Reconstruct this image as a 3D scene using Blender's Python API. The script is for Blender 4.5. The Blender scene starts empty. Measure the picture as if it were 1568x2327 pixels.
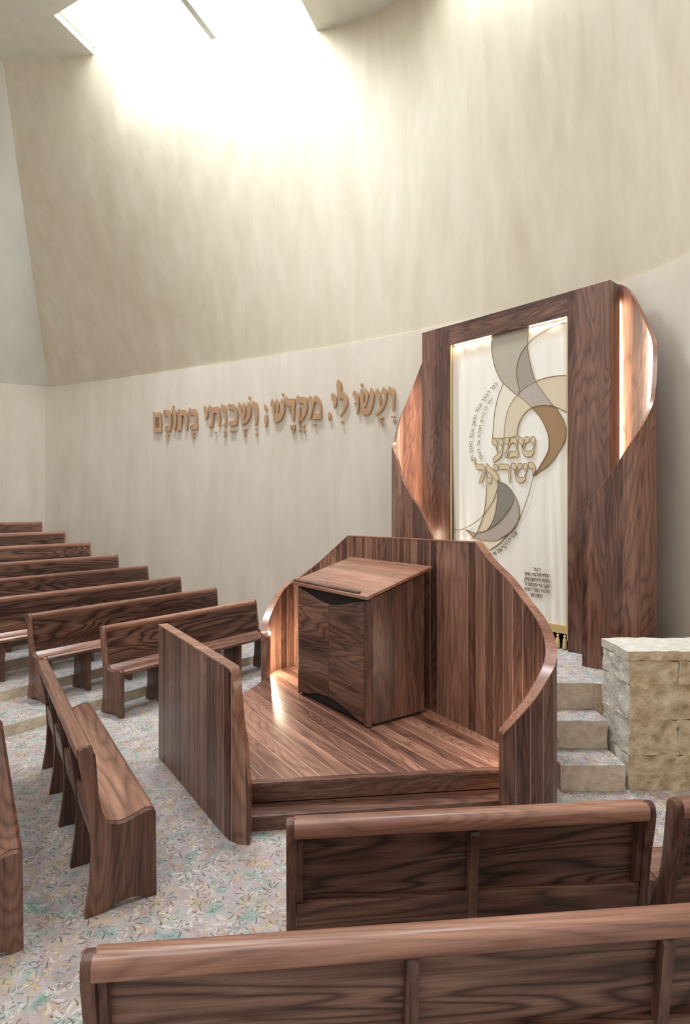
import bpy, bmesh, math, random
from mathutils import Vector, Matrix
random.seed(7)
C = bpy.context.scene.collection
# ---------------------------------------------------------------- camera, world, exposure, lights
EYE = 2.4
cd = bpy.data.cameras.new('camera'); cam = bpy.data.objects.new('camera', cd); C.objects.link(cam)
cam.location = (0, 0, EYE); cam.rotation_euler = (math.pi/2, 0, 0)
cd.sensor_fit = 'VERTICAL'; cd.sensor_height = 36; cd.lens = 36*1330/2327
cd.shift_y = -(1163.5-1152)/2327; cd.clip_start = .05
bpy.context.scene.camera = cam
vs = bpy.context.scene.view_settings
bpy.context.scene.display_settings.display_device = 'sRGB'
vs.view_transform = 'Standard'; vs.look = 'None'; vs.exposure = 0.0; vs.gamma = 1; vs.use_curve_mapping = False
wd = bpy.data.worlds.new('world'); bpy.context.scene.world = wd; wd.use_nodes = True
bg = wd.node_tree.nodes['Background']; bg.inputs[0].default_value = (1, .985, .95, 1); bg.inputs[1].default_value = 0.73
def area(name, loc, rot, sx, sy, power, col, spread=180):
    l = bpy.data.lights.new(name, 'AREA'); l.shape = 'RECTANGLE'; l.size = sx; l.size_y = sy; l.energy = power; l.color = col
    l.spread = math.radians(spread)
    o = bpy.data.objects.new(name, l); C.objects.link(o); o.location = loc; o.rotation_euler = rot; return o
area('skylight_daylight', (-3.0, 8.62, 11.5), (0, 0, -.40), 3.0, 1.3, 880, (.80, .90, 1), 150)
area('side_skylight_daylight', (1.95, 7.1, 11.3), (0, 0, -.8), 1.6, .9, 190, (.80, .90, 1), 130)
area('hall_fill_light', (-3.0, 1.5, 9.5), (0, 0, 0), 7, 4, 350, (1, .97, .98))  # added overhead fill for the hall; no skylight opening exists there
# ---------------------------------------------------------------- materials
def srgb(r, g, b):
    f = lambda c: (c/255/12.92 if c/255 <= .04045 else ((c/255+.055)/1.055)**2.4)
    return (f(r), f(g), f(b), 1)
def newmat(name):
    m = bpy.data.materials.new(name); m.use_nodes = True; nt = m.node_tree
    return m, nt, nt.nodes['Principled BSDF']
def N(nt, t, **k):
    n = nt.nodes.new(t)
    for a, b in k.items(): setattr(n, a, b)
    return n
def math_n(nt, op, a, b=None, c=None):
    n = N(nt, 'ShaderNodeMath', operation=op)
    for i, v in enumerate((a, b, c)):
        if v is None: continue
        if isinstance(v, (int, float)): n.inputs[i].default_value = v
        else: nt.links.new(v, n.inputs[i])
    return n.outputs[0]
def mixc(nt, fac, a, b, mode='MIX'):
    n = N(nt, 'ShaderNodeMix', data_type='RGBA', blend_type=mode)
    for i, v in ((0, fac), (6, a), (7, b)):
        if isinstance(v, (int, float)): n.inputs[i].default_value = v
        elif isinstance(v, tuple): n.inputs[i].default_value = v
        else: nt.links.new(v, n.inputs[i])
    return n.outputs[2]
def ramp(nt, fac, stops):
    r = N(nt, 'ShaderNodeValToRGB'); e = r.color_ramp.elements
    while len(e) < len(stops): e.new(.5)
    for k, (p, c) in enumerate(stops): e[k].position = p; e[k].color = c
    nt.links.new(fac, r.inputs[0]); return r.outputs[0]
def noise(nt, vec, scale, detail=4, rough=.5, dist=0):
    n = N(nt, 'ShaderNodeTexNoise'); n.inputs['Scale'].default_value = scale; n.inputs['Detail'].default_value = detail
    n.inputs['Roughness'].default_value = rough; n.inputs['Distortion'].default_value = dist
    nt.links.new(vec, n.inputs['Vector']); return n
def vmap(nt, vec, scale, loc=(0, 0, 0), rot=(0, 0, 0)):
    n = N(nt, 'ShaderNodeMapping'); n.inputs['Scale'].default_value = scale; n.inputs['Location'].default_value = loc
    n.inputs['Rotation'].default_value = rot; nt.links.new(vec, n.inputs['Vector']); return n.outputs[0]
def bump(nt, b, h, strength, dist=.01):
    n = N(nt, 'ShaderNodeBump'); n.inputs['Strength'].default_value = strength; n.inputs['Distance'].default_value = dist
    nt.links.new(h, n.inputs['Height']); nt.links.new(n.outputs[0], b.inputs['Normal'])
def wood(name, axis='x', plank=0, seam=.05, light=1.0, rough=.36, contrast=1.0, seamlight=True, spec=.5, figure=.3):
    """walnut; axis = grain axis (x y z of the object, or v = UV with grain along V)"""
    m, nt, b = newmat(name)
    tc = N(nt, 'ShaderNodeTexCoord'); src = tc.outputs['UV'] if axis == 'v' else tc.outputs['Object']
    al = .075
    sc = {'x': (al, 1, 1), 'y': (1, al, 1), 'z': (1, 1, al), 'v': (1, al, 1)}[axis]
    oi = N(nt, 'ShaderNodeObjectInfo')
    off = math_n(nt, 'MULTIPLY', oi.outputs['Random'], 31.0)
    sepc = N(nt, 'ShaderNodeSeparateXYZ'); nt.links.new(src, sepc.inputs[0])
    tone = None
    if plank:
        pid = math_n(nt, 'FLOOR', math_n(nt, 'DIVIDE', sepc.outputs[0], plank))
        wn = N(nt, 'ShaderNodeTexWhiteNoise', noise_dimensions='1D'); nt.links.new(pid, wn.inputs['W'])
        tone = wn.outputs['Value']
        off = math_n(nt, 'ADD', off, math_n(nt, 'MULTIPLY', tone, 17.0))
        fr = math_n(nt, 'FRACT', math_n(nt, 'DIVIDE', sepc.outputs[0], plank))
        line = math_n(nt, 'LESS_THAN', fr, seam)
    cx = N(nt, 'ShaderNodeCombineXYZ')
    for i in range(3): nt.links.new(off, cx.inputs[i])
    add = N(nt, 'ShaderNodeVectorMath', operation='ADD')
    nt.links.new(vmap(nt, src, sc), add.inputs[0]); nt.links.new(cx.outputs[0], add.inputs[1])
    v = add.outputs[0]
    broad = noise(nt, v, 2.6, 3, .5, 1.0).outputs[0]
    v3 = vmap(nt, v, {'x': (1.8, 1, 1), 'y': (1, 1.8, 1), 'z': (1, 1, 1.8), 'v': (1, 1.8, 1)}[axis])
    fig = noise(nt, v3, 2.0, 3, .42, .35).outputs[0]
    sw = math_n(nt, 'MULTIPLY_ADD', math_n(nt, 'SINE', math_n(nt, 'MULTIPLY', fig, 210.0)), .5, .5)
    ring = math_n(nt, 'POWER', sw, .5)
    dk = math_n(nt, 'MULTIPLY', math_n(nt, 'POWER', math_n(nt, 'SUBTRACT', 1.0, sw), 8.0), noise(nt, v3, 5.0, 2, .5).outputs[0])
    v2 = vmap(nt, v, {'x': (.22, 1, 1), 'y': (1, .22, 1), 'z': (1, 1, .22), 'v': (1, .22, 1)}[axis])
    fib = noise(nt, v2, 150, 3, .7).outputs[0]
    mid = noise(nt, v, 32, 4, .6, .4).outputs[0]
    val = math_n(nt, 'ADD', math_n(nt, 'MULTIPLY', broad, .50), math_n(nt, 'MULTIPLY', ring, .03+.11*figure))
    val = math_n(nt, 'ADD', val, math_n(nt, 'MULTIPLY', mid, .24))
    val = math_n(nt, 'ADD', val, math_n(nt, 'MULTIPLY', fib, .22))
    if tone is not None: val = math_n(nt, 'ADD', val, math_n(nt, 'MULTIPLY', math_n(nt, 'SUBTRACT', tone, .5), .14))
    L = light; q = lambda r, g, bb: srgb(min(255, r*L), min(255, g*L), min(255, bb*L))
    c = .19/contrast
    sh = .585-.10*(1-figure)*.72
    col = ramp(nt, val, [(sh-c, q(48, 31, 25)), (sh-c*.45, q(84, 56, 45)), (sh, q(113, 79, 64)), (sh+c*.5, q(141, 104, 86)), (sh+c, q(170, 130, 107))])
    col = mixc(nt, math_n(nt, 'MULTIPLY', dk, 1.3*figure), col, q(44, 28, 22))
    if plank: col = mixc(nt, math_n(nt, 'MULTIPLY', line, .6), col, q(*((200, 168, 148) if seamlight else (60, 36, 28))))
    nt.links.new(col, b.inputs['Base Color']); b.inputs['Roughness'].default_value = rough
    b.inputs['Specular IOR Level'].default_value = spec
    bump(nt, b, val, .10, .004)
    return m
def plain(name, col, rough=.6, metal=0, emit=None, es=0):
    m, nt, b = newmat(name)
    tc = N(nt, 'ShaderNodeTexCoord'); n = noise(nt, tc.outputs['Object'], 14, 4, .6)
    d = tuple(c*.88 for c in col[:3])+(1,)
    nt.links.new(mixc(nt, n.outputs[0], d, col), b.inputs['Base Color'])
    b.inputs['Roughness'].default_value = rough; b.inputs['Metallic'].default_value = metal
    if emit: b.inputs['Emission Color'].default_value = emit; b.inputs['Emission Strength'].default_value = es
    return m
def plaster(name, a, c, streak=.5):
    m, nt, b = newmat(name); tc = N(nt, 'ShaderNodeTexCoord')
    n1 = noise(nt, vmap(nt, tc.outputs['Object'], (1, 1, .28)), 1.5, 5, .6, 1.0).outputs[0]
    n2 = noise(nt, vmap(nt, tc.outputs['Object'], (3, 3, .5), rot=(0, .2, 0)), 1.4, 4, .6, .4).outputs[0]
    f = math_n(nt, 'ADD', math_n(nt, 'MULTIPLY', n1, 1-streak), math_n(nt, 'MULTIPLY', n2, streak))
    nt.links.new(ramp(nt, f, [(.30, a), (.68, c)]), b.inputs['Base Color'])
    b.inputs['Roughness'].default_value = .62; b.inputs['Specular IOR Level'].default_value = .3
    n3 = noise(nt, tc.outputs['Object'], 9, 5, .6).outputs[0]
    bump(nt, b, math_n(nt, 'ADD', n3, math_n(nt, 'MULTIPLY', f, 1.0)), .05, .05)
    return m
def carpet():
    m, nt, b = newmat('patterned_carpet'); tc = N(nt, 'ShaderNodeTexCoord'); src = tc.outputs['Object']
    base = noise(nt, src, 5.2, 4, .65, .9).outputs['Fac']
    hue = noise(nt, vmap(nt, src, (1, 1, 1), loc=(7, 3, 1)), 8.5, 2, .5, .8)
    col = ramp(nt, hue.outputs['Fac'], [(.24, srgb(96, 156, 136)), (.37, srgb(158, 174, 170)), (.46, srgb(190, 176, 172)), (.55, srgb(176, 160, 168)), (.66, srgb(198, 172, 126)), (.80, srgb(130, 156, 154))])
    col = mixc(nt, .40, col, ramp(nt, base, [(.3, srgb(126, 120, 116)), (.5, srgb(176, 166, 160)), (.7, srgb(206, 196, 188))]))
    def fans(scale, loc, blades, lo, hi, inks, width, keep, op=.75):
        nonlocal col
        v = N(nt, 'ShaderNodeTexVoronoi', voronoi_dimensions='2D'); v.inputs['Scale'].default_value = scale
        mp = vmap(nt, src, (1, 1, 1), loc=loc); nt.links.new(mp, v.inputs['Vector'])
        s = N(nt, 'ShaderNodeVectorMath', operation='SUBTRACT')
        nt.links.new(mp, s.inputs[0]); nt.links.new(v.outputs['Position'], s.inputs[1])
        sp = N(nt, 'ShaderNodeSeparateXYZ'); nt.links.new(s.outputs[0], sp.inputs[0])
        rc = N(nt, 'ShaderNodeSeparateColor'); nt.links.new(v.outputs['Color'], rc.inputs[0])
        ang = math_n(nt, 'ARCTAN2', sp.outputs[1], sp.outputs[0])
        ang = math_n(nt, 'ADD', ang, math_n(nt, 'MULTIPLY', v.outputs['Distance'], .8))
        a2 = math_n(nt, 'ADD', ang, math_n(nt, 'MULTIPLY', rc.outputs[0], 6.28))
        bl = math_n(nt, 'SINE', math_n(nt, 'MULTIPLY', a2, blades))
        half = math_n(nt, 'GREATER_THAN', math_n(nt, 'SINE', a2), -.25)
        k = math_n(nt, 'GREATER_THAN', bl, width)
        d = v.outputs['Distance']
        k = math_n(nt, 'MULTIPLY', k, math_n(nt, 'GREATER_THAN', d, lo)); k = math_n(nt, 'MULTIPLY', k, math_n(nt, 'LESS_THAN', d, hi))
        k = math_n(nt, 'MULTIPLY', k, half)
        k = math_n(nt, 'MULTIPLY', k, math_n(nt, 'GREATER_THAN', rc.outputs[1], keep))
        ink = ramp(nt, rc.outputs[2], [(i/len(inks), c) for i, c in enumerate(inks)])
        nt.nodes[-1].color_ramp.interpolation = 'CONSTANT'
        col = mixc(nt, math_n(nt, 'MULTIPLY', k, op), col, ink)
    W = srgb(224, 218, 208)
    fans(5.6, (1.3, .4, 0), 7, .12, .52, [W, srgb(150, 190, 178), W, srgb(214, 190, 140), srgb(186, 160, 168)], .45, .1, .5)
    fans(7.2, (0, 0, 0), 7, .10, .5, [srgb(84, 96, 88), srgb(60, 76, 70), srgb(150, 110, 70), srgb(92, 140, 124), srgb(110, 84, 96), srgb(96, 92, 84)], .82, .15)
    fans(15, (2.7, 5.2, 0), 6, .08, .5, [srgb(110, 104, 98), srgb(120, 160, 146), W, srgb(160, 128, 92), srgb(120, 96, 108)], .7, .1, .6)
    fans(10, (4.1, 2.2, 0), 5, .08, .5, [srgb(100, 96, 92), W, srgb(90, 118, 108), srgb(130, 104, 84), W], .84, .2)
    nt.links.new(col, b.inputs['Base Color']); b.inputs['Roughness'].default_value = .95; b.inputs['Specular IOR Level'].default_value = .1
    bump(nt, b, noise(nt, src, 260, 2, .6).outputs[0], .3, .004)
    return m
def stone(name, a, c, sc, strength, rows=True):
    m, nt, b = newmat(name); tc = N(nt, 'ShaderNodeTexCoord'); src = tc.outputs['Object']
    n1 = noise(nt, src, sc, 6, .62, .4).outputs[0]; n2 = noise(nt, src, sc*4, 4, .6).outputs[0]
    vo = N(nt, 'ShaderNodeTexVoronoi', feature='SMOOTH_F1'); vo.inputs['Scale'].default_value = sc*1.5
    nt.links.new(noise(nt, src, sc*.6, 3, .6).outputs['Color'], vo.inputs['Vector'])
    mx = N(nt, 'ShaderNodeVectorMath', operation='MULTIPLY_ADD'); nt.links.new(noise(nt, src, sc*.8, 3, .6).outputs['Color'], mx.inputs[0])
    mx.inputs[1].default_value = (.12, .12, .12); nt.links.new(src, mx.inputs[2]); nt.links.new(mx.outputs[0], vo.inputs['Vector'])
    n1 = math_n(nt, 'ADD', math_n(nt, 'MULTIPLY', n1, .6), math_n(nt, 'MULTIPLY', vo.outputs['Distance'], .42))
    col = ramp(nt, n1, [(.30, a), (.62, c)])  # low spots darkened in the colour, standing in for crevice shade
    nt.links.new(col, b.inputs['Base Color']); b.inputs['Roughness'].default_value = .85
    bump(nt, b, math_n(nt, 'ADD', n1, math_n(nt, 'MULTIPLY', n2, .35)), strength, .05)
    return m
def cloth(name, col, sheen=.25, rough=.42, ripple=0):
    m, nt, b = newmat(name); tc = N(nt, 'ShaderNodeTexCoord')
    n = noise(nt, vmap(nt, tc.outputs['Object'], (7, 7, .8)), 2.0, 4, .55, .6).outputs[0]
    d = tuple(c*.93 for c in col[:3])+(1,)
    nt.links.new(mixc(nt, n, d, col), b.inputs['Base Color'])
    b.inputs['Roughness'].default_value = rough; b.inputs['Sheen Weight'].default_value = sheen
    bump(nt, b, n, .25, .02)
    return m
M = dict(
    wx=wood('walnut_grain_lengthwise', 'x', contrast=1.15, light=.97, figure=.5), wz=wood('walnut_grain_upright', 'z'),
    wzd=wood('walnut_upright_satin', 'z', light=.9), wrail=wood('walnut_rail', 'x', light=1.28, rough=.3, contrast=.8, spec=.7, figure=.2),  # rail walnut lightened; top rail highlights are put into its colour
    wpan=wood('walnut_back_panel', 'x', light=.86, contrast=1.25, figure=.85), wseat=wood('walnut_seat', 'x', light=1.22, rough=.32),  # seat walnut lightened; reflected sheen is put into its colour
    wbar=wood('walnut_tambour', 'v', plank=.115, seam=.045, light=1.05, rough=.32), wcap=wood('walnut_cap', 'x', light=1.36, rough=.27, contrast=.6, spec=.8, figure=.1),  # tambour and cap lightened; reflected skylight sheen is in their base colour
    wdeck=wood('walnut_deck_planks', 'v', plank=.13, seam=.03, light=1.27, rough=.3, contrast=.85, spec=.6), wstep=wood('walnut_step', 'x', light=1.05, rough=.34),  # deck walnut lightened; its glossy reflection is put into the colour
    wark=wood('walnut_ark', 'z', light=.95), warkh=wood('walnut_ark_header', 'x', light=.97, figure=.5), wfin=wood('walnut_fin', 'v', plank=.16, seam=.0001, light=1.05),
    wall_low=plaster('plaster_lower', srgb(199, 186, 168), srgb(217, 206, 190)), wall_up=plaster('plaster_upper', srgb(196, 183, 157), srgb(216, 205, 184), .6),
    ceil=plaster('plaster_ceiling', srgb(206, 204, 190), srgb(220, 218, 206), .3), white=plain('white_paint', srgb(235, 235, 232), .7),
    carpet=carpet(), riser=stone('tan_riser', srgb(198, 178, 152), srgb(226, 210, 188), 9, .6),
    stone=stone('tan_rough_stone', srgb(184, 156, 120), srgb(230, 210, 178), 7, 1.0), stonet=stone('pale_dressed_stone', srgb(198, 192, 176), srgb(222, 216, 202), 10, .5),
    bronze=plain('bronze_letters', srgb(206, 166, 130), .2, .85), dark=plain('recess_shade', srgb(30, 20, 16), .8),  # near-black colour stands in for the shade inside recesses
    gold=plain('gold_trim', srgb(222, 192, 132), .4, .15), steel=plain('steel_bar', srgb(170, 168, 162), .5),
    ivory=cloth('ivory_satin', srgb(250, 245, 231)), thread=plain('gold_thread', srgb(136, 108, 62), .5), ink=plain('umber_thread', srgb(122, 102, 70), .6),
    led=plain('warm_led', srgb(255, 214, 150), .5, 0, (1, .86, .68, 1), 170), led2=plain('warm_led_soft', srgb(255, 226, 170), .5, 0, (1, .82, .55, 1), 70),
    led3=plain('warm_led_dim', srgb(255, 214, 150), .5, 0, (1, .86, .68, 1), 80),
    led4=plain('warm_led_strong', srgb(255, 214, 150), .5, 0, (1, .84, .64, 1), 420),
    black=plain('base_gap_shade', srgb(22, 18, 16), .7), tassel=plain('gold_tassel', srgb(226, 200, 146), .5, .1))
for k, c in dict(grey=(186, 178, 158), dark_grey=(166, 156, 138), mauve=(188, 174, 162), tan_right=(224, 208, 178), cream=(240, 230, 208), tan=(222, 206, 176),
                 brown=(164, 130, 92), mauve_low=(184, 170, 158), olive=(138, 132, 116), tan_low=(224, 208, 176), cream_low=(238, 226, 200), glyph=(222, 200, 160)).items():
    M['ap_'+k] = cloth('applique_'+k, srgb(*c))
# ---------------------------------------------------------------- helpers
def link(name, me, mat=None, parent=None):
    o = bpy.data.objects.new(name, me); C.objects.link(o)
    for m in (mat if isinstance(mat, (list, tuple)) else [mat]):
        if m: me.materials.append(m)
    if parent: o.parent = parent
    return o
def thing(name, label, cat, loc=(0, 0, 0), rz=0, group=None):
    o = bpy.data.objects.new(name, None); C.objects.link(o); o.empty_display_size = .1
    o.location = loc; o.rotation_euler = (0, 0, rz); tag(o, label, cat, group); return o
def tag(o, label, cat, group=None):
    o['label'] = label; o['category'] = cat
    if group: o['group'] = group
    return o
def struct(o): o['kind'] = 'structure'; return o
def finish(bm, bevel=0, seg=2, smooth=None):
    bmesh.ops.remove_doubles(bm, verts=bm.verts, dist=1e-5)
    bmesh.ops.recalc_face_normals(bm, faces=bm.faces)
    if bevel:
        es = [e for e in bm.edges if len(e.link_faces) == 2 and e.calc_face_angle(0) > .6]
        bmesh.ops.bevel(bm, geom=es, offset=bevel, segments=seg, affect='EDGES', profile=.6, clamp_overlap=True)
    me = bpy.data.meshes.new('m'); bm.to_mesh(me); bm.free()
    if smooth is not None:
        me.polygons.foreach_set('use_smooth', [True]*len(me.polygons))
        me.set_sharp_from_angle(angle=smooth)
    return me
def box_bm(bm, x0, x1, y0, y1, z0, z1):
    v = [bm.verts.new((x, y, z)) for x in (x0, x1) for y in (y0, y1) for z in (z0, z1)]
    for f in ((0, 1, 3, 2), (4, 6, 7, 5), (0, 4, 5, 1), (2, 3, 7, 6), (0, 2, 6, 4), (1, 5, 7, 3)): bm.faces.new([v[i] for i in f])
def box(x0, x1, y0, y1, z0, z1, bevel=.004):
    bm = bmesh.new(); box_bm(bm, x0, x1, y0, y1, z0, z1); return finish(bm, bevel)
def prism_x(prof, x0, x1, bevel=0, smooth=.6):
    """profile (y,z) extruded along x"""
    bm = bmesh.new(); a = [bm.verts.new((x0, y, z)) for y, z in prof]; b = [bm.verts.new((x1, y, z)) for y, z in prof]
    n = len(prof); bm.faces.new(a); bm.faces.new(b[::-1])
    for i in range(n): bm.faces.new((a[i], b[i], b[(i+1) % n], a[(i+1) % n]))
    return finish(bm, bevel, 2, smooth)
def prism_z(poly, z0, z1, bevel=0, smooth=.5):
    bm = bmesh.new(); a = [bm.verts.new((x, y, z0)) for x, y in poly]; b = [bm.verts.new((x, y, z1)) for x, y in poly]
    n = len(poly); bm.faces.new(a[::-1]); bm.faces.new(b)
    for i in range(n): bm.faces.new((a[i], a[(i+1) % n], b[(i+1) % n], b[i]))
    return finish(bm, bevel, 2, smooth)
def prism_y(poly, y0, y1, bevel=0, smooth=.5):
    """outline (x,z) extruded along y"""
    bm = bmesh.new(); a = [bm.verts.new((x, y0, z)) for x, z in poly]; b = [bm.verts.new((x, y1, z)) for x, z in poly]
    n = len(poly); bm.faces.new(a); bm.faces.new(b[::-1])
    for i in range(n): bm.faces.new((a[i], b[i], b[(i+1) % n], a[(i+1) % n]))
    return finish(bm, bevel, 2, smooth)
def crom(P, n=6):
    P = [Vector(p) for p in P]; P = [2*P[0]-P[1]]+P+[2*P[-1]-P[-2]]; o = []
    for i in range(1, len(P)-2):
        a, b, c, d = P[i-1:i+3]
        for k in range(n):
            t = k/n; o.append(.5*((2*b)+(c-a)*t+(2*a-5*b+4*c-d)*t*t+(3*b-a-3*c+d)*t**3))
    o.append(P[-2]); return o
def smooth3(P, it=2):
    for _ in range(it): P = [P[0]]+[(P[i-1]+2*P[i]+P[i+1])/4 for i in range(1, len(P)-1)]+[P[-1]]
    return P
def plan_normals(P):
    out = []
    for i in range(len(P)):
        a = P[max(0, i-1)]; b = P[min(len(P)-1, i+1)]; d = Vector((b.x-a.x, b.y-a.y)).normalized()
        out.append(Vector((d.y, -d.x)))
    return out
def swept_wall(P, zb, th, side, zcap=.012):
    """P = points (x,y,ztop); a standing sheet of thickness th on the side given; returns wall mesh, cap mesh"""
    Nn = plan_normals(P); nz = 10
    bm = bmesh.new(); uvl = bm.loops.layers.uv.new('UVMap')
    s = [0]
    for i in range(1, len(P)): s.append(s[-1]+math.hypot(P[i].x-P[i-1].x, P[i].y-P[i-1].y))
    def col(i, off): 
        q = Vector((P[i].x, P[i].y))+Nn[i]*off
        return [bm.verts.new((q.x, q.y, zb+(P[i].z-zcap-zb)*k/nz)) for k in range(nz+1)]
    A = [col(i, 0) for i in range(len(P))]; B = [col(i, th*side) for i in range(len(P))]
    def face(vs, us):
        f = bm.faces.new(vs)
        for l, u in zip(f.loops, us): l[uvl].uv = (u, l.vert.co.z)
    for i in range(len(P)-1):
        for k in range(nz):
            face((A[i][k], A[i+1][k], A[i+1][k+1], A[i][k+1]), (s[i], s[i+1], s[i+1], s[i]))
            face((B[i+1][k], B[i][k], B[i][k+1], B[i+1][k+1]), (s[i+1]+.4, s[i]+.4, s[i]+.4, s[i+1]+.4))
        face((A[i][nz], A[i+1][nz], B[i+1][nz], B[i][nz]), (s[i], s[i+1], s[i+1], s[i]))
        face((A[i][0], B[i][0], B[i+1][0], A[i+1][0]), (s[i], s[i+1], s[i+1], s[i]))
    for i in (0, len(P)-1):
        for k in range(nz): face((A[i][k], B[i][k], B[i][k+1], A[i][k+1]), (s[i], s[i]+th, s[i]+th, s[i]))
    wallm = finish(bm, 0, 2, .7)
    bm = bmesh.new(); e = .004
    lo, hi = [], []
    rows = []
    for i in range(len(P)):
        c0 = Vector((P[i].x, P[i].y))-Nn[i]*e*side; c1 = Vector((P[i].x, P[i].y))+Nn[i]*(th+e)*side
        rows.append([bm.verts.new((c.x, c.y, P[i].z+dz)) for c, dz in ((c0, -zcap), (c1, -zcap), (c1, 0), (c0, 0))])
    for i in range(len(P)-1):
        for k in range(4): bm.faces.new((rows[i][k], rows[i][(k+1) % 4], rows[i+1][(k+1) % 4], rows[i+1][k]))
    bm.faces.new(rows[0]); bm.faces.new(rows[-1][::-1])
    return wallm, finish(bm, 0, 2, .9)
def ribbon(pts, w, y, off=0.004):
    """thin raised cord along (x,z) points on a plane at y"""
    P = [Vector((p[0], p[1])) for p in pts]; bm = bmesh.new(); L = []
    for i, p in enumerate(P):
        a = P[max(0, i-1)]; b = P[min(len(P)-1, i+1)]; d = (b-a).normalized(); n = Vector((-d.y, d.x))*w/2
        L.append([bm.verts.new((q.x, yy, q.y)) for q, yy in ((p+n, y), (p+n*.5, y-off), (p-n*.5, y-off), (p-n, y))])
    for i in range(len(P)-1):
        for k in range(4): bm.faces.new((L[i][k], L[i][(k+1) % 4], L[i+1][(k+1) % 4], L[i+1][k]))
    bm.faces.new(L[0]); bm.faces.new(L[-1][::-1])
    return bm
def join_bm(parts):
    bm = bmesh.new()
    for p in parts:
        me = bpy.data.meshes.new('t'); p.to_mesh(me); p.free(); bm.from_mesh(me); bpy.data.meshes.remove(me)
    return bm
# ---------------------------------------------------------------- measured outlines (metres)
WALL = [[-6.6,12.96],[-6.394,12.863],[-6.188,12.767],[-5.983,12.671],[-5.777,12.574],[-5.571,12.478],[-5.365,12.38],[-5.158,12.281],[-4.95,12.18],[-4.748,12.081],[-4.555,11.985],[-4.364,11.891],[-4.172,11.794],[-3.972,11.692],[-3.758,11.583],[-3.526,11.463],[-3.27,11.33],[-2.98,11.18],[-2.657,11.013],[-2.313,10.835],[-1.956,10.649],[-1.599,10.462],[-1.252,10.276],[-0.925,10.097],[-0.63,9.93],[-0.362,9.772],[-0.111,9.618],[0.126,9.468],[0.35,9.322],[0.563,9.179],[0.766,9.04],[0.961,8.903],[1.15,8.77],[1.33,8.64],[1.499,8.515],[1.658,8.394],[1.808,8.275],[1.951,8.159],[2.088,8.045],[2.221,7.932],[2.35,7.82],[2.477,7.708],[2.6,7.595],[2.719,7.483],[2.831,7.374],[2.937,7.267],[3.034,7.166],[3.122,7.069],[3.2,6.98],[3.265,6.899],[3.318,6.826],[3.362,6.759],[3.397,6.697],[3.426,6.637],[3.452,6.577],[3.476,6.515],[3.5,6.45],[3.522,6.383],[3.54,6.317],[3.553,6.252],[3.564,6.186],[3.573,6.118],[3.581,6.049],[3.59,5.976],[3.6,5.9],[3.611,5.822],[3.623,5.743],[3.634,5.662],[3.645,5.578],[3.655,5.491],[3.665,5.4],[3.673,5.303],[3.68,5.2],[3.686,5.096],[3.69,4.995],[3.693,4.891],[3.695,4.781],[3.697,4.661],[3.698,4.527],[3.699,4.375],[3.7,4.2],[3.701,3.998],[3.701,3.77],[3.701,3.523],[3.701,3.263],[3.701,2.994],[3.7,2.723],[3.7,2.457],[3.7,2.2]]
FIN_R = [[3.112,6.672,4.943],[3.132,6.645,4.931],[3.152,6.619,4.907],[3.171,6.593,4.883],[3.189,6.563,4.839],[3.205,6.526,4.756],[3.221,6.481,4.661],[3.236,6.427,4.56],[3.249,6.371,4.458],[3.257,6.315,4.361],[3.258,6.262,4.271],[3.253,6.213,4.204],[3.241,6.163,4.151],[3.225,6.116,4.096],[3.204,6.074,4.07],[3.178,6.039,3.586],[3.147,6.012,3.484],[3.109,5.991,3.418],[3.068,5.975,3.335],[3.023,5.966,3.247],[2.977,5.963,3.171],[2.926,5.968,3.082],[2.871,5.981,2.985],[2.815,5.999,2.884],[2.76,6.021,2.785],[2.711,6.045,2.697],[2.669,6.071,2.617],[2.632,6.102,2.546],[2.597,6.135,2.477],[2.562,6.168,2.378],[2.527,6.201,2.363]]
FIN_L = [[1.325,8.615,4.984],[1.287,8.644,4.893],[1.25,8.674,4.804],[1.213,8.704,4.711],[1.174,8.73,4.614],[1.133,8.75,4.508],[1.087,8.765,4.385],[1.038,8.776,4.252],[0.989,8.782,4.126],[0.942,8.784,4.017],[0.9,8.781,3.917],[0.864,8.775,3.824],[0.831,8.765,3.739],[0.802,8.75,3.626],[0.776,8.729,3.511],[0.756,8.702,3.296],[0.738,8.668,3.293],[0.723,8.628,3.289],[0.714,8.582,3.284],[0.711,8.532,3.279],[0.718,8.478,3.273],[0.734,8.418,3.267],[0.759,8.352,3.106],[0.791,8.283,2.925],[0.83,8.214,2.775],[0.874,8.145,2.65],[0.925,8.079,2.559],[0.985,8.013,2.461],[1.05,7.947,2.361],[1.115,7.88,2.249],[1.179,7.814,2.008]]
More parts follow.
